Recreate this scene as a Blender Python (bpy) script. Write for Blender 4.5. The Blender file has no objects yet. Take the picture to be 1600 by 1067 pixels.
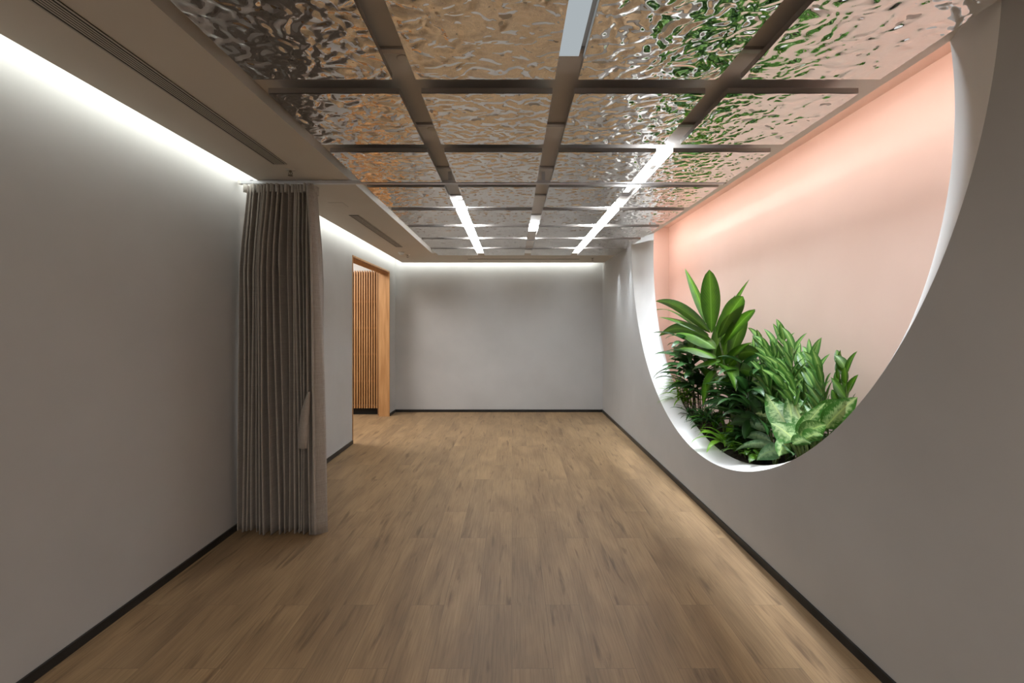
import bpy, bmesh, math, random
from mathutils import Vector, Matrix, noise
PI = math.pi
S = bpy.context.scene
COL = S.collection

# ------------------------------------------------------------------ camera, world, exposure
# world: camera at 1.5 m, looks along +Y; X to the right
F = 711.0
H = 1.5
cam = bpy.data.cameras.new('camera'); co = bpy.data.objects.new('camera', cam); COL.objects.link(co)
cam.sensor_width = 36; cam.lens = 36 * F / 1600; cam.shift_y = -25.5 / 1600; cam.clip_start = 0.05
co.location = (0, 0, H); co.rotation_euler = (PI / 2, 0, 0)
S.camera = co
S.view_settings.view_transform = 'Standard'; S.view_settings.look = 'None'
S.view_settings.gamma = 1; S.view_settings.use_curve_mapping = False
S.view_settings.exposure = 0.55
w = bpy.data.worlds.new('world'); S.world = w; w.use_nodes = True
w.node_tree.nodes['Background'].inputs[0].default_value = (0.8, 0.85, 1, 1)
w.node_tree.nodes['Background'].inputs[1].default_value = 0.02

# room dimensions
XL, XR, YB, YF = -2.02, 1.565, 7.86, -2.4      # left wall, right wall, back wall, wall behind the camera
ZS = 2.56                                       # soffit
ZU = 2.62                                       # ceiling above the mirror panels
ZP = 2.53                                       # underside of the panels
XSO = -1.18                                     # inner edge of left soffit
XCE = -1.862                                    # soffit edge at the left light slot
YCE = 7.73
YSO = 6.70
XI, X3 = 1.727, 2.25                            # inner face of the opening, pink wall
Y4, Y5, ZC = 6.53, 0.55, 2.90                   # chamber far end, near end, ceiling

def area(name, loc, rot, sx, sy, power, color=(1, 1, 1), spread=180):
    l = bpy.data.lights.new(name, 'AREA'); l.shape = 'RECTANGLE'; l.size = sx; l.size_y = sy
    l.energy = power; l.color = color; l.spread = math.radians(spread)
    o = bpy.data.objects.new(name, l); COL.objects.link(o); o.location = loc; o.rotation_euler = rot
    return o
def spot(name, loc, rot, power, color, deg, blend=0.6, rad=0.02):
    l = bpy.data.lights.new(name, 'SPOT'); l.energy = power; l.color = color
    l.spot_size = math.radians(deg); l.spot_blend = blend; l.shadow_soft_size = rad
    o = bpy.data.objects.new(name, l); COL.objects.link(o); o.location = loc; o.rotation_euler = rot
    return o
COOL = (0.86, 0.95, 1.0)
NEUT = (0.95, 1.0, 0.95)
# cove light in the slot along the left wall and along the back wall (they face the wall)
area('cove_light_left', (XCE - 0.012, 2.75, 2.625), (0, math.radians(75), 0), 0.03, 10.1, 11, NEUT)
area('cove_light_back', (-0.25, YCE + 0.012, 2.625), (math.radians(75), 0, 0), 3.4, 0.03, 5, NEUT)
# fill light added behind the camera to brighten the near room
area('fill_light_behind', (-0.2, -1.3, 2.5), (0, 0, 0), 2.4, 1.6, 40, (1.0, 0.95, 0.89))
# wash lights in the chamber behind the round opening
area('niche_wash', (1.776, 3.6, 2.86), (0, 0, 0), 0.03, 5.6, 19, (0.86, 0.93, 1.0))
area('niche_strip', (1.776, 3.6, 2.855), (0, 0, 0), 0.03, 5.6, 32, (0.86, 0.93, 1.0), 70)
for y in (6.01, 6.66):
    spot('wall_spot', (1.49, y, 2.515), (0, math.radians(3), 0), 34, COOL, 40, 0.9, 0.008)

# ------------------------------------------------------------------ helpers
def nb():
    return bmesh.new()
def obj(name, bm, mats, parent=None, smooth=False, angle=None):
    me = bpy.data.meshes.new(name)
    if smooth:
        for f in bm.faces: f.smooth = True
    bm.to_mesh(me); bm.free()
    o = bpy.data.objects.new(name, me); COL.objects.link(o)
    for m in (mats if isinstance(mats, (list, tuple)) else [mats]): me.materials.append(m)
    if parent: o.parent = parent
    return o
def struct(name, bm, m, smooth=False):
    o = obj(name, bm, m, None, smooth); o['kind'] = 'structure'; return o
def tag(o, label, cat, group=None, kind=None):
    o['label'] = label; o['category'] = cat
    if group: o['group'] = group
    if kind: o['kind'] = kind
    return o
def thing(name, label, cat, loc=(0, 0, 0), group=None):
    o = bpy.data.objects.new(name, None); COL.objects.link(o); o.location = loc; o.empty_display_size = 0.1
    return tag(o, label, cat, group)
def box(bm, x0, x1, y0, y1, z0, z1, mi=0, bev=0):
    vs = [bm.verts.new(p) for p in ((x0, y0, z0), (x1, y0, z0), (x1, y1, z0), (x0, y1, z0), (x0, y0, z1), (x1, y0, z1), (x1, y1, z1), (x0, y1, z1))]
    fs = [bm.faces.new([vs[i] for i in q]) for q in ((0, 3, 2, 1), (4, 5, 6, 7), (0, 1, 5, 4), (1, 2, 6, 5), (2, 3, 7, 6), (3, 0, 4, 7))]
    for f in fs: f.material_index = mi
    if bev:
        es = set(e for f in fs for e in f.edges)
        bmesh.ops.bevel(bm, geom=list(es), offset=bev, segments=2, affect='EDGES', profile=0.6)
def quad(bm, *pts):
    return bm.faces.new([bm.verts.new(p) for p in pts])
def tube(bm, pts, rads, n=8, cap=True):
    rings = []
    for i, p in enumerate(pts):
        p = Vector(p)
        d = (Vector(pts[min(i + 1, len(pts) - 1)]) - Vector(pts[max(i - 1, 0)])).normalized()
        a = d.orthogonal().normalized() if abs(d.z) < 0.9 else Vector((1, 0, 0))
        a = (a - d * a.dot(d)).normalized(); b = d.cross(a)
        r = rads[i] if isinstance(rads, (list, tuple)) else rads
        rings.append([bm.verts.new(p + a * r * math.cos(2 * PI * k / n) + b * r * math.sin(2 * PI * k / n)) for k in range(n)])
    for i in range(len(rings) - 1):
        for k in range(n):
            f = bm.faces.new((rings[i][k], rings[i][(k + 1) % n], rings[i + 1][(k + 1) % n], rings[i + 1][k])); f.smooth = True
    if cap:
        bm.faces.new(rings[0][::-1]); bm.faces.new(rings[-1])

# ------------------------------------------------------------------ materials
def mat(name):
    m = bpy.data.materials.new(name); m.use_nodes = True
    nt = m.node_tree; return m, nt, nt.nodes['Principled BSDF']
def lin(c):
    return tuple(((v / 255) / 12.92 if v / 255 <= 0.04045 else ((v / 255 + 0.055) / 1.055) ** 2.4) for v in c) + (1,)
def noisy(name, c1, c2, scale=2.0, rough=0.8, metal=0, bump=0.0, bscale=60, detail=4, stretch=(1, 1, 1)):
    m, nt, b = mat(name); N = nt.nodes.new; L = nt.links.new
    tc = N('ShaderNodeTexCoord'); mp = N('ShaderNodeMapping'); mp.inputs['Scale'].default_value = stretch
    L(tc.outputs['Object'], mp.inputs[0])
    n = N('ShaderNodeTexNoise'); n.inputs['Scale'].default_value = scale; n.inputs['Detail'].default_value = detail
    L(mp.outputs[0], n.inputs['Vector'])
    r = N('ShaderNodeValToRGB'); r.color_ramp.elements[0].position = 0.35; r.color_ramp.elements[1].position = 0.65
    r.color_ramp.elements[0].color = c1; r.color_ramp.elements[1].color = c2
    L(n.outputs[0], r.inputs[0]); L(r.outputs[0], b.inputs['Base Color'])
    b.inputs['Roughness'].default_value = rough; b.inputs['Metallic'].default_value = metal
    if bump:
        n2 = N('ShaderNodeTexNoise'); n2.inputs['Scale'].default_value = bscale; n2.inputs['Detail'].default_value = 3
        L(mp.outputs[0], n2.inputs['Vector'])
        bp = N('ShaderNodeBump'); bp.inputs['Strength'].default_value = bump; bp.inputs['Distance'].default_value = 0.002
        L(n2.outputs[0], bp.inputs['Height']); L(bp.outputs[0], b.inputs['Normal'])
    return m
M = {}
M['wall'] = noisy('grey_plaster', (0.455, 0.445, 0.435, 1), (0.495, 0.485, 0.475, 1), 1.6, 0.85, 0, 0.25, 14, 6)
M['reveal'] = noisy('white_plaster', (0.80, 0.79, 0.78, 1), (0.84, 0.83, 0.82, 1), 2.0, 0.8)
M['ceil'] = noisy('taupe_ceiling_paint', (0.60, 0.545, 0.475, 1), (0.63, 0.575, 0.505, 1), 1.5, 0.85)
M['upper'] = noisy('grey_upper_ceiling', (0.70, 0.66, 0.62, 1), (0.73, 0.69, 0.65, 1), 1.5, 0.6)
M['slot'] = noisy('white_slot', (0.8, 0.8, 0.78, 1), (0.82, 0.82, 0.80, 1), 1.5, 0.8)
M['pink'] = noisy('pink_plaster', (0.72, 0.53, 0.44, 1), (0.76, 0.57, 0.48, 1), 1.3, 0.8, 0, 0.3, 8, 6)
M['base'] = noisy('charcoal_metal', (0.018, 0.018, 0.018, 1), (0.03, 0.029, 0.028, 1), 8, 0.35, 0.3)
M['tray'] = noisy('brushed_tray_metal', (0.42, 0.39, 0.37, 1), (0.48, 0.45, 0.43, 1), 6, 0.32, 0.85, stretch=(1, 12, 1))
M['steel'] = noisy('polished_steel', (0.80, 0.775, 0.75, 1), (0.82, 0.795, 0.77, 1), 3, 0.02, 1)
M['alu'] = noisy('aluminium_track', (0.62, 0.63, 0.66, 1), (0.68, 0.69, 0.72, 1), 5, 0.3, 0.6)
M['grille'] = noisy('grille_paint', (0.42, 0.38, 0.33, 1), (0.44, 0.40, 0.35, 1), 5, 0.5)
M['dark'] = noisy('painted_void_shade', (0.01, 0.01, 0.01, 1), (0.014, 0.013, 0.012, 1), 5, 0.8)  # near-black paint for shade in the grille slots and below the screen
M['white'] = noisy('white_plastic', (0.62, 0.60, 0.56, 1), (0.66, 0.64, 0.60, 1), 5, 0.4)
M['brass'] = noisy('dull_sprinkler_metal', (0.16, 0.12, 0.09, 1), (0.22, 0.17, 0.13, 1), 20, 0.4, 0.8)
M['oak'] = noisy('warm_oak', (0.42, 0.205, 0.075, 1), (0.56, 0.30, 0.125, 1), 3, 0.5, 0, 0.1, 40, 5, (9, 9, 0.7))
M['oakrail'] = noisy('brown_oak_rail', (0.26, 0.125, 0.05, 1), (0.33, 0.17, 0.07, 1), 3, 0.6, 0, 0, 40, 5, (9, 9, 0.7))
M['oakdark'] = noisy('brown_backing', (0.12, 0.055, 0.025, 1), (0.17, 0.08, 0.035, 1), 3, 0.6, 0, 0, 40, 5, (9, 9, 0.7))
M['soil'] = noisy('dark_soil', (0.012, 0.009, 0.007, 1), (0.045, 0.03, 0.02, 1), 30, 0.95, 0, 1.0, 40)
M['stem'] = noisy('green_stem', (0.07, 0.13, 0.03, 1), (0.14, 0.20, 0.05, 1), 12, 0.5, stretch=(1, 1, 4))
M['cane'] = noisy('brown_cane', (0.04, 0.045, 0.018, 1), (0.08, 0.08, 0.03, 1), 12, 0.6, stretch=(1, 1, 8))

def emit(name, color, strength):
    m = bpy.data.materials.new(name); m.use_nodes = True; nt = m.node_tree; nt.nodes.clear()
    e = nt.nodes.new('ShaderNodeEmission'); o = nt.nodes.new('ShaderNodeOutputMaterial')
    e.inputs[0].default_value = color + (1,); e.inputs[1].default_value = strength
    nt.links.new(e.outputs[0], o.inputs[0]); return m
M['lamp'] = emit('lamp_diffuser', (0.88, 0.95, 1.0), 34)
M['plate_glow'] = emit('pale_plate_glow', (0.86, 0.95, 1.0), 0.32)  # weak glow stands in for light falling on a pale plate
M['lamp_dim'] = emit('lamp_diffuser_soft', (0.9, 0.95, 1.0), 14)
M['led'] = emit('led_strip', (0.95, 1.0, 0.96), 8)

def fabric():
    m, nt, b = mat('linen_fabric'); N = nt.nodes.new; L = nt.links.new
    tc = N('ShaderNodeTexCoord')
    out = []
    for st in ((8, 8, 1100), (1100, 1100, 8)):
        mp = N('ShaderNodeMapping'); mp.inputs['Scale'].default_value = st; L(tc.outputs['Object'], mp.inputs[0])
        n = N('ShaderNodeTexNoise'); n.inputs['Scale'].default_value = 1.0; n.inputs['Detail'].default_value = 3; L(mp.outputs[0], n.inputs['Vector']); out.append(n)
    mx = N('ShaderNodeMath'); mx.operation = 'ADD'; L(out[0].outputs[0], mx.inputs[0]); L(out[1].outputs[0], mx.inputs[1])
    r = N('ShaderNodeValToRGB'); r.color_ramp.elements[0].position = 0.75; r.color_ramp.elements[1].position = 1.25
    mx2 = N('ShaderNodeMath'); mx2.operation = 'MULTIPLY'; mx2.inputs[1].default_value = 0.5; L(mx.outputs[0], mx2.inputs[0])
    r.color_ramp.elements[0].position = 0.38; r.color_ramp.elements[1].position = 0.62
    r.color_ramp.elements[0].color = (0.27, 0.235, 0.205, 1); r.color_ramp.elements[1].color = (0.45, 0.40, 0.355, 1)
    L(mx2.outputs[0], r.inputs[0]); L(r.outputs[0], b.inputs['Base Color'])
    b.inputs['Roughness'].default_value = 0.95; b.inputs['Sheen Weight'].default_value = 0.2
    bp = N('ShaderNodeBump'); bp.inputs['Strength'].default_value = 0.3; bp.inputs['Distance'].default_value = 0.001
    L(mx2.outputs[0], bp.inputs['Height']); L(bp.outputs[0], b.inputs['Normal'])
    return m
M['fabric'] = fabric()

def floor_mat():
    m, nt, b = mat('oak_plank_floor'); N = nt.nodes.new; L = nt.links.new
    tc = N('ShaderNodeTexCoord'); sep = N('ShaderNodeSeparateXYZ'); L(tc.outputs['Object'], sep.inputs[0])
    cmb = N('ShaderNodeCombineXYZ'); L(sep.outputs['Y'], cmb.inputs['X']); L(sep.outputs['X'], cmb.inputs['Y'])
    br = N('ShaderNodeTexBrick'); L(cmb.outputs[0], br.inputs['Vector'])
    br.inputs['Scale'].default_value = 1; br.inputs['Brick Width'].default_value = 1.22; br.inputs['Row Height'].default_value = 0.181
    br.inputs['Mortar Size'].default_value = 0.0009; br.inputs['Mortar Smooth'].default_value = 0.1
    br.offset = 0.37; br.offset_frequency = 2
    br.inputs['Color1'].default_value = (0, 0, 0, 1); br.inputs['Color2'].default_value = (1, 1, 1, 1); br.inputs['Mortar'].default_value = (0.5, 0.5, 0.5, 1)
    # random offset per plank feeds the grain
    va = N('ShaderNodeVectorMath'); va.operation = 'SCALE'; va.inputs['Scale'].default_value = 13.7
    L(br.outputs['Color'], va.inputs[0])
    ad = N('ShaderNodeVectorMath'); L(tc.outputs['Object'], ad.inputs[0]); L(va.outputs[0], ad.inputs[1])
    def nz(scale, st, det=5, dist=0.0):
        mp = N('ShaderNodeMapping'); mp.inputs['Scale'].default_value = st; L(ad.outputs[0], mp.inputs[0])
        n = N('ShaderNodeTexNoise'); n.inputs['Scale'].default_value = scale; n.inputs['Detail'].default_value = det
        n.inputs['Distortion'].default_value = dist; L(mp.outputs[0], n.inputs['Vector']); return n
    big = nz(1.0, (5.5, 1.5, 1), 3, 0.6)
    fine = nz(1.0, (120, 4.5, 1), 6, 0.4)
    knot = nz(1.0, (22, 2.6, 1), 5, 0.5)
    r1 = N('ShaderNodeValToRGB'); L(big.outputs[0], r1.inputs[0])
    r1.color_ramp.elements[0].position = 0.30; r1.color_ramp.elements[1].position = 0.70
    r1.color_ramp.elements[0].color = (0.235, 0.150, 0.080, 1); r1.color_ramp.elements[1].color = (0.36, 0.237, 0.127, 1)
    hs = N('ShaderNodeMixRGB'); hs.blend_type = 'MULTIPLY'; hs.inputs[0].default_value = 1
    r2 = N('ShaderNodeValToRGB'); L(fine.outputs[0], r2.inputs[0])
    r2.color_ramp.elements[0].position = 0.30; r2.color_ramp.elements[1].position = 0.62
    r2.color_ramp.elements[0].color = (0.82, 0.81, 0.80, 1); r2.color_ramp.elements[1].color = (1.05, 1.05, 1.05, 1)
    L(r1.outputs[0], hs.inputs[1]); L(r2.outputs[0], hs.inputs[2])
    kn = N('ShaderNodeMixRGB'); kn.blend_type = 'MULTIPLY'; kn.inputs[0].default_value = 1
    r3 = N('ShaderNodeValToRGB'); L(knot.outputs[0], r3.inputs[0])
    r3.color_ramp.elements[0].position = 0.27; r3.color_ramp.elements[1].position = 0.42
    r3.color_ramp.elements[0].color = (0.56, 0.53, 0.52, 1); r3.color_ramp.elements[1].color = (1, 1, 1, 1)
    L(hs.outputs[0], kn.inputs[1]); L(r3.outputs[0], kn.inputs[2])
    pl = N('ShaderNodeMixRGB'); pl.blend_type = 'MULTIPLY'; pl.inputs[0].default_value = 1
    r4 = N('ShaderNodeValToRGB'); L(br.outputs['Color'], r4.inputs[0])
    r4.color_ramp.elements[0].color = (0.93, 0.93, 0.94, 1); r4.color_ramp.elements[1].color = (1.05, 1.04, 1.02, 1)
    L(kn.outputs[0], pl.inputs[1]); L(r4.outputs[0], pl.inputs[2])
    mo = N('ShaderNodeMixRGB'); L(br.outputs['Fac'], mo.inputs[0]); L(pl.outputs[0], mo.inputs[1]); mo.inputs[2].default_value = (0.16, 0.108, 0.065, 1)
    L(mo.outputs[0], b.inputs['Base Color'])
    b.inputs['Roughness'].default_value = 0.5; b.inputs['Specular IOR Level'].default_value = 0.35
    bp = N('ShaderNodeBump'); bp.inputs['Strength'].default_value = 0.25; bp.inputs['Distance'].default_value = 0.001
    L(fine.outputs[0], bp.inputs['Height']); L(bp.outputs[0], b.inputs['Normal'])
    return m
M['floor'] = floor_mat()

def leaf_mat(name, edge, mid, rib, mottle=0.0, rough=0.38, trans=0.25):
    """uv.x runs across the blade (0.5 = midrib), uv.y along it"""
    m, nt, b = mat(name); N = nt.nodes.new; L = nt.links.new
    uv = N('ShaderNodeUVMap'); sp = N('ShaderNodeSeparateXYZ'); L(uv.outputs[0], sp.inputs[0])
    s = N('ShaderNodeMath'); s.operation = 'SUBTRACT'; s.inputs[1].default_value = 0.5; L(sp.outputs[0], s.inputs[0])
    a = N('ShaderNodeMath'); a.operation = 'ABSOLUTE'; L(s.outputs[0], a.inputs[0])
    # side veins
    v = N('ShaderNodeMath'); v.operation = 'MULTIPLY_ADD'; L(a.outputs[0], v.inputs[0]); v.inputs[1].default_value = -0.5; L(sp.outputs[1], v.inputs[2])
    vs = N('ShaderNodeMath'); vs.operation = 'MULTIPLY'; vs.inputs[1].default_value = 110; L(v.outputs[0], vs.inputs[0])
    sn = N('ShaderNodeMath'); sn.operation = 'SINE'; L(vs.outputs[0], sn.inputs[0])
    tc = N('ShaderNodeTexCoord'); nz = N('ShaderNodeTexNoise'); nz.inputs['Scale'].default_value = 45 if mottle else 12; nz.inputs['Detail'].default_value = 5
    L(tc.outputs['Object'], nz.inputs['Vector'])
    f = N('ShaderNodeMath'); f.operation = 'MULTIPLY_ADD'; L(nz.outputs[0], f.inputs[0]); f.inputs[1].default_value = mottle * 1.6 + 0.35; L(a.outputs[0], f.inputs[2])
    f2 = N('ShaderNodeMath'); f2.operation = 'MULTIPLY_ADD'; L(sn.outputs[0], f2.inputs[0]); f2.inputs[1].default_value = 0.05; L(f.outputs[0], f2.inputs[2])
    r = N('ShaderNodeValToRGB'); cr = r.color_ramp; L(f2.outputs[0], r.inputs[0])
    off = (mottle * 1.6 + 0.35) * 0.5
    cr.elements[0].position = off + 0.06; cr.elements[0].color = mid
    cr.elements[1].position = min(1.0, off + 0.36); cr.elements[1].color = edge
    rb = N('ShaderNodeValToRGB'); L(a.outputs[0], rb.inputs[0])
    rb.color_ramp.elements[0].position = 0.012; rb.color_ramp.elements[0].color = (1, 1, 1, 1)
    rb.color_ramp.elements[1].position = 0.045; rb.color_ramp.elements[1].color = (0, 0, 0, 1)
    mx = N('ShaderNodeMixRGB'); L(rb.outputs[0], mx.inputs[0]); L(r.outputs[0], mx.inputs[1]); mx.inputs[2].default_value = rib
    L(mx.outputs[0], b.inputs['Base Color'])
    b.inputs['Roughness'].default_value = rough; b.inputs['Specular IOR Level'].default_value = 0.45
    t = N('ShaderNodeBsdfTranslucent'); L(mx.outputs[0], t.inputs[0])
    ms = N('ShaderNodeMixShader'); ms.inputs[0].default_value = trans
    out = nt.nodes['Material Output']; L(b.outputs[0], ms.inputs[1]); L(t.outputs[0], ms.inputs[2]); L(ms.outputs[0], out.inputs[0])
    return m
M['leaf_broad'] = leaf_mat('broad_green_leaf', (0.035, 0.10, 0.007, 1), (0.085, 0.21, 0.012, 1), (0.15, 0.32, 0.04, 1), trans=0.35)
M['leaf_bright'] = leaf_mat('bright_green_leaf', (0.07, 0.24, 0.012, 1), (0.13, 0.36, 0.02, 1), (0.25, 0.5, 0.07, 1), trans=0.35)
M['leaf_dark'] = leaf_mat('dark_palm_leaf', (0.022, 0.075, 0.016, 1), (0.04, 0.13, 0.028, 1), (0.06, 0.16, 0.04, 1))
M['leaf_ginger'] = leaf_mat('ginger_leaf', (0.055, 0.17, 0.03, 1), (0.21, 0.39, 0.09, 1), (0.42, 0.6, 0.2, 1))
M['leaf_cane'] = leaf_mat('speckled_leaf', (0.06, 0.20, 0.03, 1), (0.44, 0.62, 0.27, 1), (0.62, 0.78, 0.30, 1), 0.45)
M['leaf_calathea'] = leaf_mat('mottled_grey_green_leaf', (0.07, 0.18, 0.07, 1), (0.28, 0.45, 0.24, 1), (0.3, 0.5, 0.2, 1), 0.3)
M['leaf_fern'] = leaf_mat('lime_strap_leaf', (0.15, 0.36, 0.02, 1), (0.24, 0.50, 0.03, 1), (0.2, 0.4, 0.06, 1), trans=0.35)

# ------------------------------------------------------------------ setting
bm = nb(); quad(bm, (-5.2, YF, 0), (XR + 0.02, YF, 0), (XR + 0.02, YB + 0.1, 0), (-5.2, YB + 0.1, 0)); struct('floor', bm, M['floor'])

# left wall with the door opening
DY0, DY1, DZ = 5.757, 7.496, 2.385
TH = 0.16
bm = nb()
box(bm, XL - TH, XL, YF, DY0, 0, 2.75)
box(bm, XL - TH, XL, DY0, DY1, DZ, 2.75)
box(bm, XL - TH, XL, DY1, YB, 0, 2.75)
struct('wall_left', bm, M['wall'])
bm = nb(); box(bm, XL, 1.9, YB, YB + 0.1, 0, 2.75); struct('wall_back', bm, M['wall'])
bm = nb(); box(bm, XL, XR, YF - 0.1, YF, 0, 2.75); struct('wall_front', bm, M['wall'])

# right wall with the big round opening (outer circle in the wall face, smaller inner circle deeper in)
OC, OR_ = (3.71, 2.68), 2.26
IC, IR = (3.665, 2.35), 1.89
def arc(c, r, ztop, n):
    a0 = math.asin((ztop - c[1]) / r)              # far end
    th0, th1 = a0, -PI - a0                        # sweep below
    return [(c[0] + r * math.cos(th0 + (th1 - th0) * i / n), c[1] + r * math.sin(th0 + (th1 - th0) * i / n)) for i in range(n + 1)]
NA = 128
oa = arc(OC, OR_, ZU, NA); ia = arc(IC, IR, ZU, NA)
bm = nb()
pts = [(YF, 0), (YB, 0), (YB, 2.75), (oa[0][0], 2.75)] + oa + [(oa[-1][0], 2.75), (YF, 2.75)]
# split into strips so that every face stays convex
top = 2.75
def strip(y0, z0a, y1, z1a, zb0, zb1):
    quad(bm, (XR, y0, z0a), (XR, y1, z1a), (XR, y1, zb1), (XR, y0, zb0))
strip(YF, 0, oa[-1][0], 0, top, top)
strip(oa[0][0], 0, YB, 0, top, top)
lo = sorted(oa)  # by Y
for a, b_ in zip(oa[:-1], oa[1:]):
    # faces from the floor up to the arc
    quad(bm, (XR, b_[0], 0), (XR, a[0], 0), (XR, a[0], a[1]), (XR, b_[0], b_[1]))
bmesh.ops.remove_doubles(bm, verts=bm.verts, dist=1e-5)
struct('wall_right', bm, M['wall'])
bm = nb()
va = [bm.verts.new((XR, y, z)) for y, z in oa]; vb = [bm.verts.new((XI, y, z)) for y, z in ia]
for i in range(NA): bm.faces.new((va[i], va[i + 1], vb[i + 1], vb[i]))
struct('wall_opening_reveal', bm, M['reveal'], True)
# chamber: pink back and ends, ceiling, front plate round the inner circle
bm = nb()
quad(bm, (X3, Y5, 0), (X3, Y4, 0), (X3, Y4, ZC), (X3, Y5, ZC))
quad(bm, (X3, Y4, 0), (XI, Y4, 0), (XI, Y4, ZC), (X3, Y4, ZC))
quad(bm, (X3, Y5, 0), (XI, Y5, 0), (XI, Y5, ZC), (X3, Y5, ZC))
struct('wall_niche', bm, M['pink'])
bm = nb(); box(bm, XI, X3, Y5, Y4, ZC, ZC + 0.03); struct('ceiling_niche', bm, M['pink'])
bm = nb()
zb = min(p[1] for p in ia)
for a, b_ in zip(ia[:-1], ia[1:]):
    ye = Y4 if (a[0] + b_[0]) / 2 > IC[0] else Y5
    quad(bm, (XI, ye, a[1]), (XI, a[0], a[1]), (XI, b_[0], b_[1]), (XI, ye, b_[1]))
quad(bm, (XI, Y5, 0), (XI, Y4, 0), (XI, Y4, zb), (XI, Y5, zb))
quad(bm, (XI, Y5, ZU), (XI, Y4, ZU), (XI, Y4, ZC), (XI, Y5, ZC))
struct('wall_niche_front', bm, M['pink'])

# ceilings
bm = nb(); box(bm, XSO - 0.02, XI, YF, YSO + 0.02, ZU, ZU + 0.04); struct('ceiling', bm, M['upper'])
bm = nb()
box(bm, XCE, XSO, YF, YCE, ZS, ZU + 0.04)
box(bm, XSO, XR, YSO, YCE, ZS, ZU + 0.04)
struct('ceiling_soffit', bm, M['ceil'])
bm = nb()
box(bm, XL, XCE, YF, YB, 2.72, 2.75); box(bm, XCE, XR, YCE, YB, 2.72, 2.75)
box(bm, XCE, XCE + 0.02, YF, YCE, ZU + 0.04, 2.75); box(bm, XCE, XR, YCE - 0.02, YCE, ZU + 0.04, 2.75)
struct('ceiling_slot', bm, M['slot'])

# baseboards
def base(name, x0, x1, y0, y1, z=0.045):
    bm = nb(); box(bm, x0, x1, y0, y1, 0, z); struct(name, bm, M['base'])
base('baseboard_left', XL, XL + 0.012, YF, DY0 - 0.001)
base('baseboard_left_far', XL, XL + 0.012, DY1 + 0.012, YB - 0.012)
base('baseboard_back', XL + 0.0, XR, YB - 0.012, YB)
base('baseboard_right', XR - 0.012, XR, YF, YB - 0.012)

# door lining of oak with a narrow face
bm = nb()
box(bm, XL - TH - 0.005, XL + 0.006, DY1 - 0.02, DY1 + 0.002, 0, DZ)
box(bm, XL - TH - 0.005, XL + 0.006, DY0, DY1 + 0.002, DZ - 0.02, DZ + 0.002)
box(bm, XL - TH - 0.005, XL + 0.006, DY0 - 0.002, DY0 + 0.018, 0, DZ)
for k in range(40):                                 # fine battens under the head of the lining
    y = DY0 + 0.03 + k * 0.0425
    box(bm, XL - TH, XL - 0.004, y, y + 0.02, DZ - 0.034, DZ - 0.02)
struct('door_1', bm, M['oak'])

# side room seen through the opening
bm = nb(); box(bm, -5.2, XL - TH, YB + 0.0, YB + 0.1, 0, 3.0); struct('wall_side_room_back', bm, M['white'])
bm = nb(); box(bm, -5.3, -5.2, 3.5, YB, 0, 3.0); struct('wall_side_room_left', bm, M['white'])
bm = nb(); box(bm, -5.2, XL - TH, 3.4, 3.5, 0, 3.0); struct('wall_side_room_front', bm, M['white'])
bm = nb(); box(bm, -5.3, XL - TH, 3.4, YB + 0.1, 3.0, 3.03); struct('ceiling_side_room', bm, M['white'])
bm = nb(); box(bm, XL - TH, XL, 3.4, YB, 2.75, 3.0); struct('wall_side_room_upper', bm, M['white'])
area('side_room_light', (-3.4, 6.2, 2.95), (0, 0, 0), 1.2, 1.2, 70, (1, 0.97, 0.93))

# slatted oak screen in the side room
sc = thing('slatted_screen', 'oak slatted screen standing in the doorway of the left wall', 'screen', (-2.85, 7.6, 0.0))
bm = nb()
for k in range(30):
    x = -2.215 - k * 0.0408
    box(bm, x - 0.009, x + 0.009, 7.585, 7.615, 0.115, 2.41)
o = obj('slats', bm, M['oak']); o.parent = sc; o.matrix_parent_inverse = Matrix.Translation(-sc.location)
bm = nb()
for z in (0.115, 0.55, 1.0, 1.44, 1.88, 2.36):
    box(bm, -3.45, -2.21, 7.615, 7.64, z, z + 0.03)
box(bm, -2.235, -2.19, 7.57, 7.64, 0.0, 2.41); box(bm, -3.48, -3.44, 7.57, 7.64, 0.0, 2.41)
o = obj('rail', bm, M['oakrail']); o.parent = sc; o.matrix_parent_inverse = Matrix.Translation(-sc.location)
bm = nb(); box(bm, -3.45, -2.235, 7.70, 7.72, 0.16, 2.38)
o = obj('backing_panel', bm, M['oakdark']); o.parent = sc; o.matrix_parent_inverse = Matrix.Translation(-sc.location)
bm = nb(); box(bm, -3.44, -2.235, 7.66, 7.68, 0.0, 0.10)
o = obj('gap_shade_strip', bm, M['dark']); o.parent = sc; o.matrix_parent_inverse = Matrix.Translation(-sc.location)  # near-black strip paints the shade in the gap under the screen

# ------------------------------------------------------------------ mirror panels
PW, PD = 0.583, 0.568
PX0, PXP = -1.085, 0.6815
PY0, PYP = 1.340, 0.686
NG = 150
def sheet_mesh(seed):
    bm = nb(); vs = []
    for j in range(NG + 1):
        row = []
        for i in range(NG + 1):
            x = -PW / 2 + PW * i / NG; y = -PD / 2 + PD * j / NG
            p = Vector((x * 22, y * 27, seed * 7.3))
            q = p + noise.noise_vector(p * 0.45) * 0.9
            h = noise.noise(q) * 0.0051 + noise.noise(q * 2.1 + Vector((5, 1, 2))) * 0.0014
            e = min(1.0, (min(x + PW / 2, PW / 2 - x, y + PD / 2, PD / 2 - y)) / 0.012)
            row.append(bm.verts.new((x, y, h * (0.35 + 0.65 * e))))
        vs.append(row)
    for j in range(NG):
        for i in range(NG):
            f = bm.faces.new((vs[j][i], vs[j + 1][i], vs[j + 1][i + 1], vs[j][i + 1])); f.smooth = True
    me = bpy.data.meshes.new('rippled_sheet'); bm.to_mesh(me); bm.free(); me.materials.append(M['steel']); return me
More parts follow.
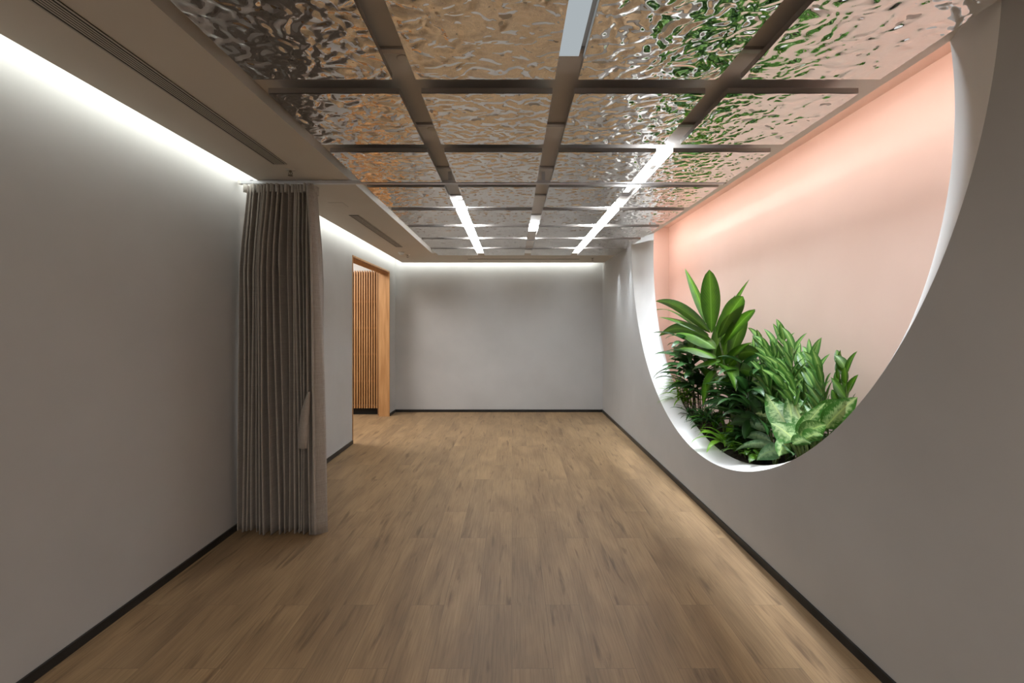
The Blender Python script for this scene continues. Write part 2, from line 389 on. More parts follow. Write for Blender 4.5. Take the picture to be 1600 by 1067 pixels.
sheets = [sheet_mesh(s) for s in range(6)]
bm = nb(); box(bm, -PW / 2, PW / 2, -PD / 2, PD / 2, 0.003, 0.026)
tray_me = bpy.data.meshes.new('tray'); bm.to_mesh(tray_me); bm.free(); tray_me.materials.append(M['tray'])
rows = ['first', 'second', 'third', 'fourth', 'fifth', 'sixth', 'seventh', 'eighth']
cols = ['against the left soffit', 'left of the middle gap', 'right of the middle gap', 'beside the right wall']
for r in range(8):
    for c in range(4):
        cx, cy = PX0 + c * PXP + PW / 2, PY0 + r * PYP + PD / 2
        t = thing('mirror_panel', 'rippled steel ceiling panel, %s row from the camera, column %s' % (rows[r], cols[c]), 'ceiling panel', (cx, cy, ZP), 'rippled mirror ceiling panels')
        s = bpy.data.objects.new('rippled_sheet', sheets[(r * 5 + c * 3 + r // 3) % 6]); COL.objects.link(s); s.parent = t
        if (r + c) % 2: s.rotation_euler = (0, 0, 0); s.scale = (-1, 1, 1)
        s['label'] = 'polished rippled sheet'
        y = bpy.data.objects.new('tray', tray_me); COL.objects.link(y); y.parent = t
        bm = nb(); box(bm, -0.05, 0.05, -0.05, 0.05, 0.026, ZU - ZP)
        h = obj('hanger', bm, M['alu'], t)

# slim cross rails and small round covers on the ceiling above the panels, seen through the gaps
for k in range(8):
    bm = nb(); box(bm, -1.32, 1.32, -0.014, 0.014, -0.014, 0, 0, 0.002)
    o = obj('support_rail', bm, M['tray']); o.location = (0.16, 1.84 + 0.686 * k, ZU)
    tag(o, 'slim cross rail above the %s row of mirror panels from the camera' % rows[k], 'rail', 'cross rails above the mirror panels')
for k, nm in enumerate(('nearest', 'second nearest', 'third nearest')):
    bm = nb(); tube(bm, [(0, 0, 0), (0, 0, -0.003), (0, 0, -0.004)], [0.027, 0.026, 0.022], 28)
    o = obj('round_cover', bm, M['upper']); o.location = (-0.457, 1.91 + 0.686 * k, ZU)
    tag(o, '%s small round cover on the ceiling in the left panel gap' % nm, 'ceiling cover', 'round covers in the left panel gap')

# linear lamps on the ceiling above the gaps, and one pale glowing plate
def lamp(x, y0, y1, label, m, wd=0.088):
    t = thing('linear_ceiling_lamp', label, 'ceiling lamp', (x, (y0 + y1) / 2, ZU), 'linear lamps above the panel gaps')
    L2 = (y1 - y0) / 2
    bm = nb(); box(bm, -wd / 2 + 0.008, wd / 2 - 0.008, -L2, L2, -0.012, 0.0); obj('housing', bm, M['white'], t)
    bm = nb()
    box(bm, -wd / 2 + 0.003, wd / 2 - 0.003, -L2 + 0.003, L2 - 0.003, -0.034, -0.012)
    obj('diffuser', bm, m, t)
gx = [PX0 + PW + k * PXP + (PXP - PW) / 2 for k in range(3)]
lamp(gx[0], 4.05, 5.35, 'bright linear lamp in left gap between ceiling panels, nearer one', M['lamp'])
lamp(gx[0], 5.42, 6.66, 'bright linear lamp in left gap between ceiling panels, farther one', M['lamp'])
lamp(gx[2], 2.80, 3.72, 'linear lamp in right gap between ceiling panels, in front of the curtain track', M['lamp_dim'])
lamp(gx[2], 4.10, 5.35, 'bright linear lamp in right gap between ceiling panels, just behind the curtain track', M['lamp'])
lamp(gx[2], 5.42, 6.66, 'bright linear lamp in right gap between ceiling panels, by the back wall', M['lamp'])
lamp(gx[1], 1.15, 1.84, 'pale plate in the middle gap nearest the camera, with a glow added to look lit', M['plate_glow'])
lamp(gx[1], 4.95, 5.25, 'short lamp in the middle gap between ceiling panels', M['lamp'])

# ------------------------------------------------------------------ curtain track, gliders and curtain
YT = 3.335
tr = thing('curtain_track', 'slim aluminium curtain track crossing the ceiling from wall to wall', 'curtain track', (-0.2, YT, ZS))
bm = nb(); box(bm, -1.78, 1.755, -0.014, 0.014, -0.026, -0.003, 0, 0.002); obj('rail', bm, M['alu'], tr)
bm = nb(); box(bm, -1.80, -1.78, -0.016, 0.016, -0.028, 0.0); obj('end_cap', bm, M['white'], tr)
bm = nb(); box(bm, 1.755, 1.763, -0.016, 0.016, -0.028, 0.0); obj('end_cap', bm, M['white'], tr)
for x in (-1.7, -1.2, -0.98):
    bm = nb(); box(bm, x - 0.012, x + 0.012, -0.02, 0.02, -0.003, 0.0); obj('bracket', bm, M['alu'], tr)
for x in gx:
    bm = nb(); box(bm, x + 0.2 - 0.012, x + 0.2 + 0.012, -0.02, 0.02, -0.003, ZU - ZS); obj('bracket', bm, M['alu'], tr)

cu = thing('curtain', 'floor-length grey linen curtain gathered against the left wall', 'curtain', (-1.68, YT, 0))
rnd = random.Random(4)
NF, PS, NZ = 17, 14, 40
amp = [0.055 + 0.075 * rnd.random() for _ in range(NF + 1)]
jit = [rnd.uniform(-0.5, 0.5) for _ in range(NF + 1)]
wob = [rnd.uniform(-1, 1) for _ in range(NF + 1)]
wid = [0.5 + 1.2 * rnd.random() for _ in range(NF)]
tot = sum(wid); cum = [0]
for v in wid: cum.append(cum[-1] + v / tot)
zt = 2.512
bm = nb(); grid = []
for k in range(NZ + 1):
    t = k / NZ                                   # 0 top, 1 bottom
    z = zt + (0.015 - zt) * t
    e = t ** 0.6
    x0 = -1.945 + (-1.995 + 1.945) * min(1, t * 4); x1 = -1.435 + (-1.375 + 1.435) * e
    row = []
    for f in range(NF):
        for s in range(PS):
            u = s / PS
            uu = cum[f] + (cum[f + 1] - cum[f]) * u
            a = amp[f] * (1 - u) + amp[f + 1] * u
            ph = 2 * PI * u
            yy = a * (0.6 + 0.4 * min(1, t * 6)) * (1 - 2 * abs(math.sin(PI * u + 0.25 * math.sin(t * 3 + f))) ** 0.75) + 0.012 * jit[f] * math.sin(t * 5 + f)
            xx = x0 + (x1 - x0) * uu + 0.007 * math.sin(ph) + 0.010 * wob[f] * math.sin(t * 4.2 + jit[f] * 6) * math.sin(PI * u) + 0.012 * math.sin(t * 3 + uu * 9) * e
            zz = z + (0.012 * wob[f] if k == NZ else 0) * math.sin(PI * u)
            row.append(bm.verts.new((xx + 1.68, yy, zz)))
    grid.append(row)
for k in range(NZ):
    for i in range(len(grid[0]) - 1):
        bm.faces.new((grid[k][i], grid[k + 1][i], grid[k + 1][i + 1], grid[k][i + 1]))
c = obj('drape', bm, M['fabric'], cu, True)
md = c.modifiers.new('thick', 'SOLIDIFY'); md.thickness = 0.004
# header tape and hooks
bm = nb(); g2 = []
for k in range(3):
    z = 2.522 - 0.03 * k
    row = []
    for i, v in enumerate(range(NF * PS)):
        f, s = divmod(i, PS); u = s / PS; uu = cum[f] + (cum[f + 1] - cum[f]) * u
        a = (amp[f] * (1 - u) + amp[f + 1] * u) * 0.55
        row.append(bm.verts.new((-1.945 + 0.51 * uu + 0.006 * math.sin(4 * PI * u) + 1.68, -a * math.cos(2 * PI * u) - 0.004, z)))
    g2.append(row)
for k in range(2):
    for i in range(len(g2[0]) - 1): bm.faces.new((g2[k][i], g2[k + 1][i], g2[k + 1][i + 1], g2[k][i + 1]))
o = obj('header_tape', bm, noisy('pale_tape', (0.45, 0.42, 0.38, 1), (0.5, 0.47, 0.43, 1), 30, 0.9), cu, True)
o['label'] = 'pale header tape along the top'
md = o.modifiers.new('thick', 'SOLIDIFY'); md.thickness = 0.003
bm = nb()
box(bm, -0.004, 0.004, -0.006, 0.006, 0.0, 0.014); box(bm, -0.002, 0.002, -0.002, 0.002, -0.022, 0.0)
gm = bpy.data.meshes.new('glider'); bm.to_mesh(gm); bm.free(); gm.materials.append(M['white'])
for k in range(NF):
    g = bpy.data.objects.new('glider', gm); COL.objects.link(g); g.parent = cu
    g.location = (-1.945 + 0.51 * cum[k] + 1.68, 0, 2.520)
# leading edge: flat hemmed width that hangs a little in front, at the right
bm = nb(); rowsv = []
for k in range(31):
    t = k / 30; z = 2.50 + (0.012 - 2.50) * t
    xl = -1.475 - 0.0 * t + 0.02 * math.sin(t * 2.6); xr = -1.425 + 0.098 * t ** 0.75
    xl += -0.0 + (0.025 if t > 0.5 else 0.05 * t) - 0.06 * max(0, t - 0.75)
    row = []
    for i in range(9):
        u = i / 8
        row.append(bm.verts.new((xl + (xr - xl) * u + 1.68, -0.075 - 0.025 * math.sin(PI * u) + 0.03 * u * u - 0.02 * math.sin(t * 5 + u * 2) * u, z - 0.012 * (1 - u) * (k == 30))))
    rowsv.append(row)
for k in range(30):
    for i in range(8): bm.faces.new((rowsv[k][i], rowsv[k + 1][i], rowsv[k + 1][i + 1], rowsv[k][i + 1]))
o = obj('leading_edge', bm, M['fabric'], cu, True)
md = o.modifiers.new('thick', 'SOLIDIFY'); md.thickness = 0.008
# hem fold of the leading edge
bm = nb()
# tieback tab
bm = nb(); rr = []
for k in range(13):
    t = k / 12
    x = -1.432 - 0.045 * math.sin(t * 1.5) ** 1.0; z = 1.03 - 0.40 * t + 0.03 * math.sin(PI * t)
    wd = 0.010 + 0.022 * min(1, t * 2.2)
    rr.append([bm.verts.new((x - wd + 1.68, -0.125, z)), bm.verts.new((x + 1.68, -0.140, z)), bm.verts.new((x + wd + 1.68, -0.125, z))])
for k in range(12):
    for i in range(2): bm.faces.new((rr[k][i], rr[k + 1][i], rr[k + 1][i + 1], rr[k][i + 1]))
o = obj('tieback', bm, M['fabric'], cu, True); o['label'] = 'short fabric tieback tab hanging loose'
md = o.modifiers.new('thick', 'SOLIDIFY'); md.thickness = 0.006

# ------------------------------------------------------------------ ceiling fittings
def grille(name, x0, x1, y0, y1, label, nslots=6, along='y', fr=0.008):
    t = thing(name, label, 'air grille', ((x0 + x1) / 2, (y0 + y1) / 2, ZS), 'air grilles in the ceiling soffit')
    hx, hy = (x1 - x0) / 2, (y1 - y0) / 2
    bm = nb(); box(bm, -hx, hx, -hy, hy, -0.0042, -0.0004); obj('opening', bm, M['dark'], t)  # near-black sheet gives the slots their shaded depth by colour
    bm = nb()
    for s in (-1, 1):
        box(bm, s * hx - fr * (s > 0), s * hx + fr * (s < 0), -hy, hy, -0.006, 0)
        box(bm, -hx, hx, s * hy - fr * (s > 0), s * hy + fr * (s < 0), -0.006, 0)
    obj('frame', bm, M['grille'], t)
    bm = nb()
    if along == 'y':
        st = (2 * hx - 2 * fr) / nslots
        for k in range(1, nslots):
            x = -hx + fr + k * st; box(bm, x - st * 0.26, x + st * 0.26, -hy, hy, -0.0058, -0.003)
        obj('louvre', bm, M['grille'], t)
    return t
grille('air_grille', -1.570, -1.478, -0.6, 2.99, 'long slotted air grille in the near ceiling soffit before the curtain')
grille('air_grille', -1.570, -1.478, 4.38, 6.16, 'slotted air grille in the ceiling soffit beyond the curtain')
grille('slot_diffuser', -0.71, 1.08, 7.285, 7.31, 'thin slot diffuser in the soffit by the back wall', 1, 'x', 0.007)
t = thing('access_panel', 'small flush access panel in the soffit just behind the curtain', 'access panel', (-1.525, 4.0, ZS))
bm = nb(); box(bm, -0.06, 0.06, -0.07, 0.07, -0.003, 0); obj('cover', bm, M['ceil'], t)
bm = nb(); box(bm, -0.0625, 0.0625, -0.0725, 0.0725, -0.0015, 0); obj('rim', bm, M['grille'], t)

def sprinkler(x, y, label, sidewall=False):
    t = thing('fire_sprinkler', label, 'sprinkler', (x, y, ZS), 'ceiling fire sprinklers')
    bm = nb(); tube(bm, [(0, 0, 0), (0, 0, -0.004), (0, 0, -0.008)], [0.032, 0.031, 0.018], 20); obj('escutcheon', bm, M['grille'], t)
    bm = nb(); tube(bm, [(0, 0, -0.006), (0, 0, -0.018)], 0.009, 10)
    for s in (-1, 1): tube(bm, [(s * 0.009, 0, -0.016), (s * 0.014, 0, -0.026), (s * 0.006, 0, -0.040)], 0.0025, 6)
    tube(bm, [(0, 0, -0.017), (0, 0, -0.036)], 0.002, 6)
    obj('head', bm, M['brass'], t)
    bm = nb(); tube(bm, [(0, 0, -0.040), (0, 0, -0.043)], 0.016, 14); obj('deflector', bm, M['brass'], t)
sprinkler(-1.51, 3.10, 'small fire sprinkler on the soffit in front of the curtain')
sprinkler(-1.57, 6.85, 'small fire sprinkler on the soffit beside the little white detector')
sprinkler(1.27, 7.18, 'small fire sprinkler at the right end of the back soffit')
t = thing('smoke_detector', 'little white detector on the soffit near the door', 'smoke detector', (-1.61, 6.62, ZS))
bm = nb(); tube(bm, [(0, 0, 0), (0, 0, -0.012), (0, 0, -0.02)], [0.045, 0.045, 0.038], 24); obj('base', bm, M['white'], t)
bm = nb(); tube(bm, [(0, 0, -0.02), (0, 0, -0.036), (0, 0, -0.04)], [0.034, 0.03, 0.02], 24); obj('cap', bm, M['white'], t)
# led strips in the slots
def led(name, x0, x1, y0, y1, label):
    bm = nb(); box(bm, x0, x1, y0, y1, 2.665, 2.673); o = obj(name, bm, M['led']); tag(o, label, 'light strip', 'cove light strips'); return o
led('led_strip', XCE - 0.010, XCE, YF + 0.1, YCE, 'white light strip inside the ceiling slot along the left wall')
led('led_strip', XCE, XR - 0.03, YCE, YCE + 0.010, 'white light strip inside the ceiling slot along the back wall')

# ------------------------------------------------------------------ planting
def leaf(bm, base, d, length, width, droop=0.3, roll=0.0, fold=0.25, ns=10, nw=4, shape='lance', wave=0.0, mi=0, face=False):
    """a blade as a curved sheet; d: start direction; bends downwards by droop (radians over its length)"""
    uvl = bm.loops.layers.uv.verify()
    d = Vector(d).normalized(); p = Vector(base)
    side = d.cross(Vector((0, 0, 1)))
    if side.length < 0.05: side = Vector((0.3, 1, 0))
    side.normalize(); side = Matrix.Rotation(roll, 3, d) @ side
    step = length / ns; rowsl = []
    bend = side.copy(); bend.z = 0
    if face:
        side = d.cross((Vector(base) - Vector((0, 0, H))).normalized()).normalized(); side = Matrix.Rotation(roll, 3, d) @ side
    hz = Vector((d.x, d.y, 0)); hz = hz.normalized() if hz.length > 1e-3 else Vector((-1, 0, 0))
    for i in range(ns + 1):
        t = i / ns
        if shape == 'lance': wv = (math.sin(PI * min(1, t ** 0.75)) ** 0.8) if 0 < t < 1 else 0.0
        elif shape == 'oval': wv = (math.sin(PI * t ** 0.72) ** 0.85) if 0 < t < 1 else 0.0
        elif shape == 'paddle': wv = (math.sin(PI * t ** 1.15) ** 0.62 * 0.85) if 0 < t < 1 else 0.0
        elif shape == 'strap': wv = min(1, 0.35 + t * 2.5) * (1 - max(0, (t - 0.6) / 0.4) ** 1.6)
        wv = max(wv, 0.03 if i < ns else 0.0)
        nrm = side.cross(d).normalized()
        row = []
        for j in range(nw + 1):
            s = 2 * j / nw - 1
            o = side * (s * wv * width / 2 * math.cos(fold)) + nrm * (abs(s) * wv * width / 2 * math.sin(fold))
            if wave: o += nrm * wave * math.sin(t * 22 + s * 2) * abs(s) * width
            q = p + o
            if q.x > X3 - 0.01: q.x = X3 - 0.01 - (q.x - X3) * 0.0
            row.append(bm.verts.new(q))
        rowsl.append((row, t))
        # advance, turning the direction towards the ground
        tgt = (hz * 0.35 + Vector((0, 0, -1))).normalized()
        ang = droop / ns * (0.4 + 1.2 * t)
        ax = d.cross(tgt)
        if ax.length > 1e-3:
            R = Matrix.Rotation(ang, 3, ax.normalized()); d = (R @ d).normalized(); side = (R @ side)
            side = (side - d * side.dot(d)).normalized()
        p = p + d * step
    for i in range(ns):
        (r0, t0), (r1, t1) = rowsl[i], rowsl[i + 1]
        for j in range(nw):
            f = bm.faces.new((r0[j], r0[j + 1], r1[j + 1], r1[j])); f.smooth = True; f.material_index = mi
            for lp, uvv in zip(f.loops, ((j / nw, t0), ((j + 1) / nw, t0), ((j + 1) / nw, t1), (j / nw, t1))): lp[uvl].uv = uvv
def wp(px, py, X):
    """photo pixel seen at world X -> point (used only to measure where leaves sit)"""
    Y = F * X / (px - 800); return Vector((X, Y, H - (py - 508) * Y / F))
def leaf_to(bm, a, b, width, arch=0.15, **k):
    """leaf that starts at a and ends near b, arching"""
    a, b = Vector(a), Vector(b); v = b - a; L_ = v.length
    d = (v.normalized() + Vector((0, 0, arch))).normalized()
    leaf(bm, a, d, L_ * 1.03, width, droop=2.0 * arch, **k)
def bez(a, b, c, n=8):
    return [(a * (1 - t) ** 2 + b * 2 * t * (1 - t) + c * t * t) for t in [i / n for i in range(n + 1)]]

SOILZ = 0.50
bm = nb(); nx, ny = 16, 120; gv = []
for j in range(ny + 1):
    y = Y5 + 0.01 + (Y4 - Y5 - 0.02) * j / ny; row = []
    for i in range(nx + 1):
        x = XI + 0.001 + (X3 - XI - 0.002) * i / nx
        hump = 0.10 * math.sin(PI * (i / nx)) + 0.03 * noise.noise(Vector((x * 9, y * 9, 0))) + 0.02 * noise.noise(Vector((x * 30, y * 30, 3)))
        row.append(bm.verts.new((x, y, 0.44 + max(0, hump))))
    gv.append(row)
for j in range(ny):
    for i in range(nx): bm.faces.new((gv[j][i], gv[j][i + 1], gv[j + 1][i + 1], gv[j + 1][i]))
o = obj('potting_soil', bm, M['soil'], None, True); tag(o, 'dark potting soil filling the bottom of the round niche', 'soil', kind='stuff')

class Plant:
    def __init__(self, name, label, cat, base, group=None):
        self.b = Vector(base); self.t = thing(name, label, cat, base, group)
        self.f = nb(); self.s = nb()
    def done(self, lm, sm):
        for bm, n, m in ((self.f, 'foliage', lm), (self.s, 'stem', sm)):
            if not bm.verts: bm.free(); continue
            bmesh.ops.translate(bm, verts=bm.verts, vec=-self.b)
            obj(n, bm, m, self.t, True)

# A: tall broad-leaved plant
P = Plant('broadleaf_plant', 'tallest plant in the round niche, with broad upright dark green leaves', 'plant', (1.92, 4.0, SOILZ))
XA = 1.86
crown = wp(1125, 560, XA)
for i, (dx, dy, px, py) in enumerate(((0, 0, 1125, 535), (0.03, -0.15, 1150, 545), (-0.02, 0.12, 1112, 540), (0.02, 0.05, 1135, 560), (0.03, 0.2, 1100, 575), (-0.03, -0.1, 1142, 585))):
    a = Vector((1.93 + dx, 3.95 + dy, SOILZ)); c = wp(px, py, XA + dx)
    tube(P.s, bez(a, (a + c) / 2 + Vector((0, 0.05 * (i % 3 - 1), 0.1)), c, 8), [0.013 - 0.0006 * k for k in range(9)], 8)
big = [ # px/py of base, px/py of tip, X base, X tip, width, arch
    ((1112, 520), (1110, 424), 1.86, 1.84, 0.155, 0.05), ((1108, 510), (1072, 419), 1.86, 1.82, 0.085, 0.10),
    ((1120, 520), (1148, 462), 1.88, 1.92, 0.07, 0.05), ((1122, 530), (1169, 438), 1.86, 1.80, 0.06, 0.12),
    ((1122, 528), (1160, 465), 1.85, 1.74, 0.13, 0.15), ((1130, 540), (1178, 484), 1.88, 1.90, 0.10, 0.15),
    ((1110, 520), (1025, 474), 1.86, 1.74, 0.10, 0.22), ((1108, 524), (1030, 499), 1.86, 1.72, 0.07, 0.15),
    ((1108, 530), (1018, 490), 1.88, 1.72, 0.055, 0.35), ((1110, 530), (1030, 533), 1.84, 1.70, 0.10, 0.35),
    ((1118, 545), (1056, 524), 1.84, 1.74, 0.12, 0.25), ((1112, 550), (1050, 560), 1.86, 1.76, 0.13, 0.35),
    ((1140, 560), (1160, 495), 1.90, 2.0, 0.11, 0.15), ((1135, 570), (1175, 535), 1.86, 1.86, 0.08, 0.25),
    ((1118, 560), (1060, 548), 1.80, 1.66, 0.12, 0.3), ((1125, 565), (1080, 590), 1.82, 1.70, 0.11, 0.5),
    ((1142, 560), (1192, 560), 1.92, 2.0, 0.10, 0.5), ((1128, 575), (1150, 630), 1.80, 1.68, 0.10, 0.7),
    ((1120, 580), (1105, 640), 1.82, 1.70, 0.09, 0.7), ((1130, 540), (1140, 480), 1.95, 2.05, 0.12, 0.1),
    ((1105, 545), (1045, 520), 1.95, 2.0, 0.11, 0.2), ((1140, 590), (1185, 600), 1.86, 1.80, 0.09, 0.5),
    ((1128, 575), (1138, 515), 1.90, 1.94, 0.11, 0.1), ((1122, 575), (1098, 535), 1.92, 1.96, 0.10, 0.2), ((1132, 585), (1165, 545), 1.92, 1.96, 0.10, 0.2),
    ((1125, 600), (1092, 572), 1.86, 1.82, 0.10, 0.3), ((1130, 605), (1160, 590), 1.86, 1.80, 0.10, 0.3), ((1122, 560), (1122, 505), 1.96, 2.0, 0.12, 0.1)]
for k, ((bx, by), (tx, ty), xa, xb, wd, ar) in enumerate(big):
    leaf_to(P.f, wp(bx, by, xa), wp(tx, ty, xb), wd * 1.35, ar, roll=(0.15, 0.7, 0.9, 0.9, -0.3, 0.5, -0.7, 0.8, 1.0, -0.6, 0.5, -0.4)[k % 12], face=True, fold=0.22, ns=14, nw=6, shape='paddle' if k in (0, 4, 5, 12, 19) else 'lance')
P.done(M['leaf_broad'], M['stem'])

# B: arching palm-like plants at the far end, below the tall one
def palm(name, label, base, n, L_, wd, seed, lm, sm, group=None, up=0.9, stems=5, hgt=0.5, xb=-0.25, leaves=7):
    P = Plant(name, label, 'plant', base, group); r = random.Random(seed)
    for s in range(stems):
        a = Vector(base) + Vector((r.uniform(-.06, .06), r.uniform(-.12, .12), 0))
        hh = hgt * r.uniform(0.55, 1.1)
        c = a + Vector((xb * r.uniform(0.2, 1), r.uniform(-.22, .22), hh))
        c.x = min(c.x, X3 - 0.1)
        pts = bez(a, a + Vector((0, 0, hh * 0.6)), c, 7)
        tube(P.s, pts, [0.006 - 0.0005 * k for k in range(8)], 6)
        for q in range(leaves):
            t = 0.45 + 0.55 * q / max(1, leaves - 1); i = min(6, int(t * 7)); p = pts[i].lerp(pts[i + 1], t * 7 - i)
            az = q * 2.4 + s + r.uniform(-.5, .5)
            d = Vector((math.cos(az) * 0.8 - 0.15, math.sin(az), up * r.uniform(0.3, 1.1)))
            leaf(P.f, p, d, L_ * r.uniform(0.7, 1.15), wd * r.uniform(0.8, 1.2), droop=r.uniform(0.7, 1.5), roll=r.uniform(-.4, .4), ns=8, nw=2)
    P.done(lm, sm); return P
palm('broadleaf_plant', 'dark green arching plant under the tallest one, at the far side of the niche', (1.88, 4.55, SOILZ), 0, 0.38, 0.085, 3, M['leaf_dark'], M['cane'], None, stems=11, hgt=0.80, xb=-0.10)
palm('broadleaf_plant', 'dark long-leaved plant in the middle of the niche, behind the lime fern', (1.90, 3.65, SOILZ), 0, 0.32, 0.075, 11, M['leaf_dark'], M['cane'], None, stems=10, hgt=0.66, xb=-0.12)
palm('bamboo_palm', 'feathery fine-leaved palm leaning on the white reveal at the far end', (1.84, 4.75, SOILZ), 0, 0.24, 0.024, 5, M['leaf_fern'], M['cane'], None, stems=12, hgt=0.42, xb=-0.06, leaves=9)
palm('bamboo_palm', 'small feathery palm low at the rim of the niche, left of the lime fern', (1.80, 4.25, SOILZ - 0.02), 0, 0.20, 0.022, 6, M['leaf_dark'], M['cane'], None, stems=10, hgt=0.28, xb=-0.02, leaves=8)

palm('broadleaf_plant', 'low dark leafy plant at the back of the niche below the tallest plant', (2.00, 4.0, SOILZ), 0, 0.28, 0.075, 21, M['leaf_dark'], M['cane'], None, stems=9, hgt=0.45, xb=-0.05)
palm('broadleaf_plant', 'low dark leafy plant at the back of the niche below the pale leafy stems', (2.02, 3.1, SOILZ), 0, 0.26, 0.07, 22, M['leaf_dark'], M['cane'], None, stems=10, hgt=0.36, xb=-0.05)
palm('bamboo_palm', 'dark green undergrowth palm on the soil right of the lime fern', (1.86, 3.55, SOILZ), 0, 0.2, 0.05, 23, M['leaf_dark'], M['cane'], None, stems=7, hgt=0.18, xb=-0.04)
palm('broadleaf_plant', 'very low leaves at the front rim between the lime fern and mottled leaves', (1.80, 3.4, SOILZ), 0, 0.16, 0.055, 31, M['leaf_broad'], M['cane'], None, stems=7, hgt=0.10, xb=-0.01)
# C: ginger stems with narrow pale leaves in two ranks
def ginger(label, base, stems, seed, lm, L_=0.20, wd=0.046, name='ginger_plant'):
    P = Plant(name, label, 'plant', base, 'leafy ginger plants in the niche'); r = random.Random(seed)
    for (px, py, X, lean) in stems:
        c = wp(px, py, X); a = Vector((Vector(base).x + r.uniform(-.05, .05), (c.y + base[1]) / 2 + r.uniform(-.04, .04), SOILZ))
        pts = bez(a, Vector((a.x, (a.y + c.y) / 2 + lean * 0.1, (a.z + c.z) / 2 + 0.1)), c, 10)
        tube(P.s, pts, [0.007 - 0.0005 * k for k in range(11)], 6)
        n = 14
        for q in range(n):
            t = 0.34 + 0.66 * q / (n - 1); i = min(9, int(t * 10)); p = pts[i].lerp(pts[i + 1], t * 10 - i)
            tang = (pts[i + 1] - pts[i]).normalized()
            sd = 1 if q % 2 else -1
            out = Vector((r.uniform(-.35, .2), sd * (0.75 - 0.4 * t), 0))
            leaf(P.f, p, tang * (0.75 + 0.5 * t) + out, L_ * r.uniform(0.85, 1.2) * (0.75 + 0.25 * math.sin(PI * t)), wd * r.uniform(.85, 1.2), droop=r.uniform(0.2, 0.7), roll=r.uniform(0.5, 1.3) * -sd, ns=7, nw=2, fold=0.3)
    P.done(lm, M['stem'])
ginger('pale green leafy stems in the middle of the niche, right of the tallest plant', (1.98, 3.25, SOILZ), [(1190, 535, 2.0, 0), (1212, 540, 1.98, 0), (1225, 525, 2.02, 0), (1240, 545, 1.95, 0), (1205, 560, 1.85, 0), (1228, 580, 1.82, 0), (1180, 545, 2.1, 0), (1215, 570, 2.08, 0), (1200, 545, 1.92, 0), (1235, 562, 2.0, 0), (1248, 560, 2.08, 0), (1222, 600, 1.78, 0), (1195, 590, 1.85, 0)], 2, M['leaf_ginger'])
ginger('yellow-green upright stems between the pale leafy stems and the last twig', (1.98, 2.75, SOILZ), [(1268, 560, 2.0, 0), (1282, 580, 1.95, 0), (1258, 575, 2.05, 0)], 7, M['leaf_ginger'], 0.22, 0.05)
ginger('lone dark leafy twig standing at the right end of the niche planting', (2.02, 2.62, SOILZ), [(1322, 578, 2.05, 0), (1312, 572, 2.1, 0)], 9, M['leaf_broad'], 0.17, 0.05)

# E: speckled pale plant with large oval leaves at right
def rosette(name, label, base, leaves, lm, shape='oval', ns=12, wave=0.0, pet=True, sm=None):
    P = Plant(name, label, 'plant', base)
    b = Vector(base)
    for (px, py, X, tx, ty, TX, wd, ar, rl) in leaves:
        p = wp(px, py, X); q = wp(tx, ty, TX)
        if pet: tube(P.s, bez(b, (b + p) / 2 + Vector((0, 0, 0.06)), p, 6), [0.008] * 4 + [0.006] * 3, 6)
        leaf_to(P.f, p, q, wd, ar, roll=rl * 0.55, face=True, ns=ns, nw=6, shape=shape, wave=wave, fold=0.18)
    P.done(lm, sm or M['stem'])
rosette('dumb_cane', 'large pale speckled leafy plant at the right rim of the niche', (1.84, 2.80, SOILZ), [
    (1236, 675, 1.80, 1197, 616, 1.84, 0.165, 0.05, 0.2), (1243, 672, 1.82, 1230, 622, 1.86, 0.10, 0.05, 0.9), (1257, 668, 1.84, 1233, 617, 1.90, 0.165, 0.08, -0.2),
    (1247, 682, 1.78, 1288, 629, 1.80, 0.10, 0.08, 0.9), (1276, 660, 1.84, 1321, 626, 1.86, 0.14, 0.12, -0.3), (1288, 670, 1.84, 1337, 620, 1.88, 0.13, 0.10, 0.3),
    (1243, 688, 1.76, 1205, 662, 1.74, 0.15, 0.15, 0.1), (1250, 685, 1.76, 1290, 664, 1.74, 0.12, 0.2, -0.3), (1257, 688, 1.74, 1286, 680, 1.70, 0.09, 0.3, 0.1),
    (1238, 694, 1.74, 1270, 698, 1.68, 0.08, 0.35, 0.2), (1222, 660, 1.84, 1181, 648, 1.82, 0.11, 0.2, -0.4), (1268, 655, 1.92, 1270, 618, 1.98, 0.13, 0.08, 0.2),
    (1232, 690, 1.76, 1218, 715, 1.68, 0.10, 0.5, 0.1), (1282, 660, 1.94, 1300, 628, 2.02, 0.12, 0.1, 0.4), (1228, 665, 1.90, 1212, 628, 1.98, 0.13, 0.08, -0.3)], M['leaf_cane'], wave=0.015)
rosette('calathea', 'low plant with rounded grey-green mottled leaves at the bottom rim of the niche', (1.80, 3.12, SOILZ), [
    (1222, 703, 1.74, 1184, 722, 1.68, 0.11, 0.35, 0.1), (1220, 700, 1.76, 1150, 712, 1.68, 0.06, 0.35, -0.2), (1225, 705, 1.74, 1240, 714, 1.68, 0.08, 0.4, 0.2),
    (1205, 690, 1.80, 1160, 690, 1.76, 0.07, 0.4, -0.4), (1205, 675, 1.82, 1150, 668, 1.78, 0.07, 0.35, -0.2), (1200, 668, 1.84, 1156, 655, 1.80, 0.06, 0.35, 0.2)], M['leaf_calathea'])
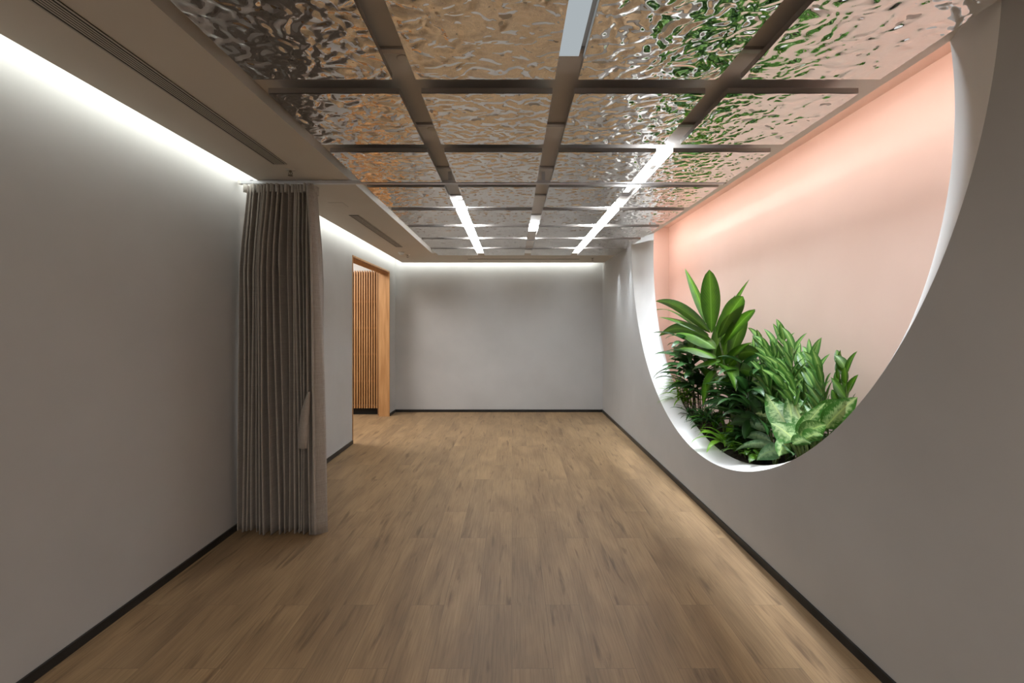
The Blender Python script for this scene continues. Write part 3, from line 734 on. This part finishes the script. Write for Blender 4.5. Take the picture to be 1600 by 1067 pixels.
# dark filler leaves between
rosette('peace_lily', 'dark broad leaves low in the niche between the lime fern and the pale speckled plant', (1.86, 3.35, SOILZ), [
    (1185, 655, 1.84, 1145, 662, 1.74, 0.10, 0.4, -0.4), (1190, 650, 1.84, 1160, 612, 1.8, 0.09, 0.2, -0.9), (1195, 650, 1.84, 1215, 620, 1.86, 0.08, 0.2, 0.9),
    (1188, 660, 1.82, 1200, 688, 1.72, 0.10, 0.6, 0.2), (1180, 665, 1.82, 1140, 668, 1.72, 0.08, 0.5, -0.2), (1180, 660, 1.84, 1165, 690, 1.74, 0.10, 0.6, 0), (1190, 640, 1.92, 1178, 606, 1.95, 0.10, 0.1, -0.8),
    (1170, 660, 1.88, 1130, 640, 1.84, 0.10, 0.3, -0.6), (1178, 645, 1.92, 1150, 610, 1.94, 0.10, 0.2, -0.8), (1200, 650, 1.92, 1222, 612, 1.98, 0.10, 0.2, 0.8)], M['leaf_dark'])
# F: lime strap-leaved fern
fr = []; r = random.Random(12)
P = Plant('birds_nest_fern', 'small lime green strap-leaved fern at the lowest part of the niche', 'plant', (1.80, 3.78, SOILZ - 0.01))
for k in range(22):
    az = k * 2.4; el = 0.35 + 0.9 * r.random()
    leaf(P.f, P.b + Vector((0.02 * math.cos(az), 0.03 * math.sin(az), 0.01)), (math.cos(az) * math.cos(el), 1.3 * math.sin(az) * math.cos(el), math.sin(el) + 0.35), r.uniform(0.24, 0.38), r.uniform(0.040, 0.06), droop=r.uniform(1.0, 2.0), roll=r.uniform(-.3, .3), ns=10, nw=2, shape='strap', wave=0.02)
P.done(M['leaf_fern'], M['stem'])
P = Plant('birds_nest_fern', 'bright green drooping fern clump left of the lime fern in the niche', 'plant', (1.88, 4.2, SOILZ + 0.05))
for k in range(16):
    az = k * 2.4; el = 0.35 + 0.9 * r.random()
    leaf(P.f, P.b, (math.cos(az) * math.cos(el) - 0.1, 1.2 * math.sin(az) * math.cos(el), math.sin(el) + 0.6), r.uniform(0.22, 0.34), r.uniform(0.035, 0.055), droop=r.uniform(1.2, 2.0), roll=r.uniform(-.3, .3), ns=10, nw=2, shape='strap')
P.done(M['leaf_bright'], M['stem'])
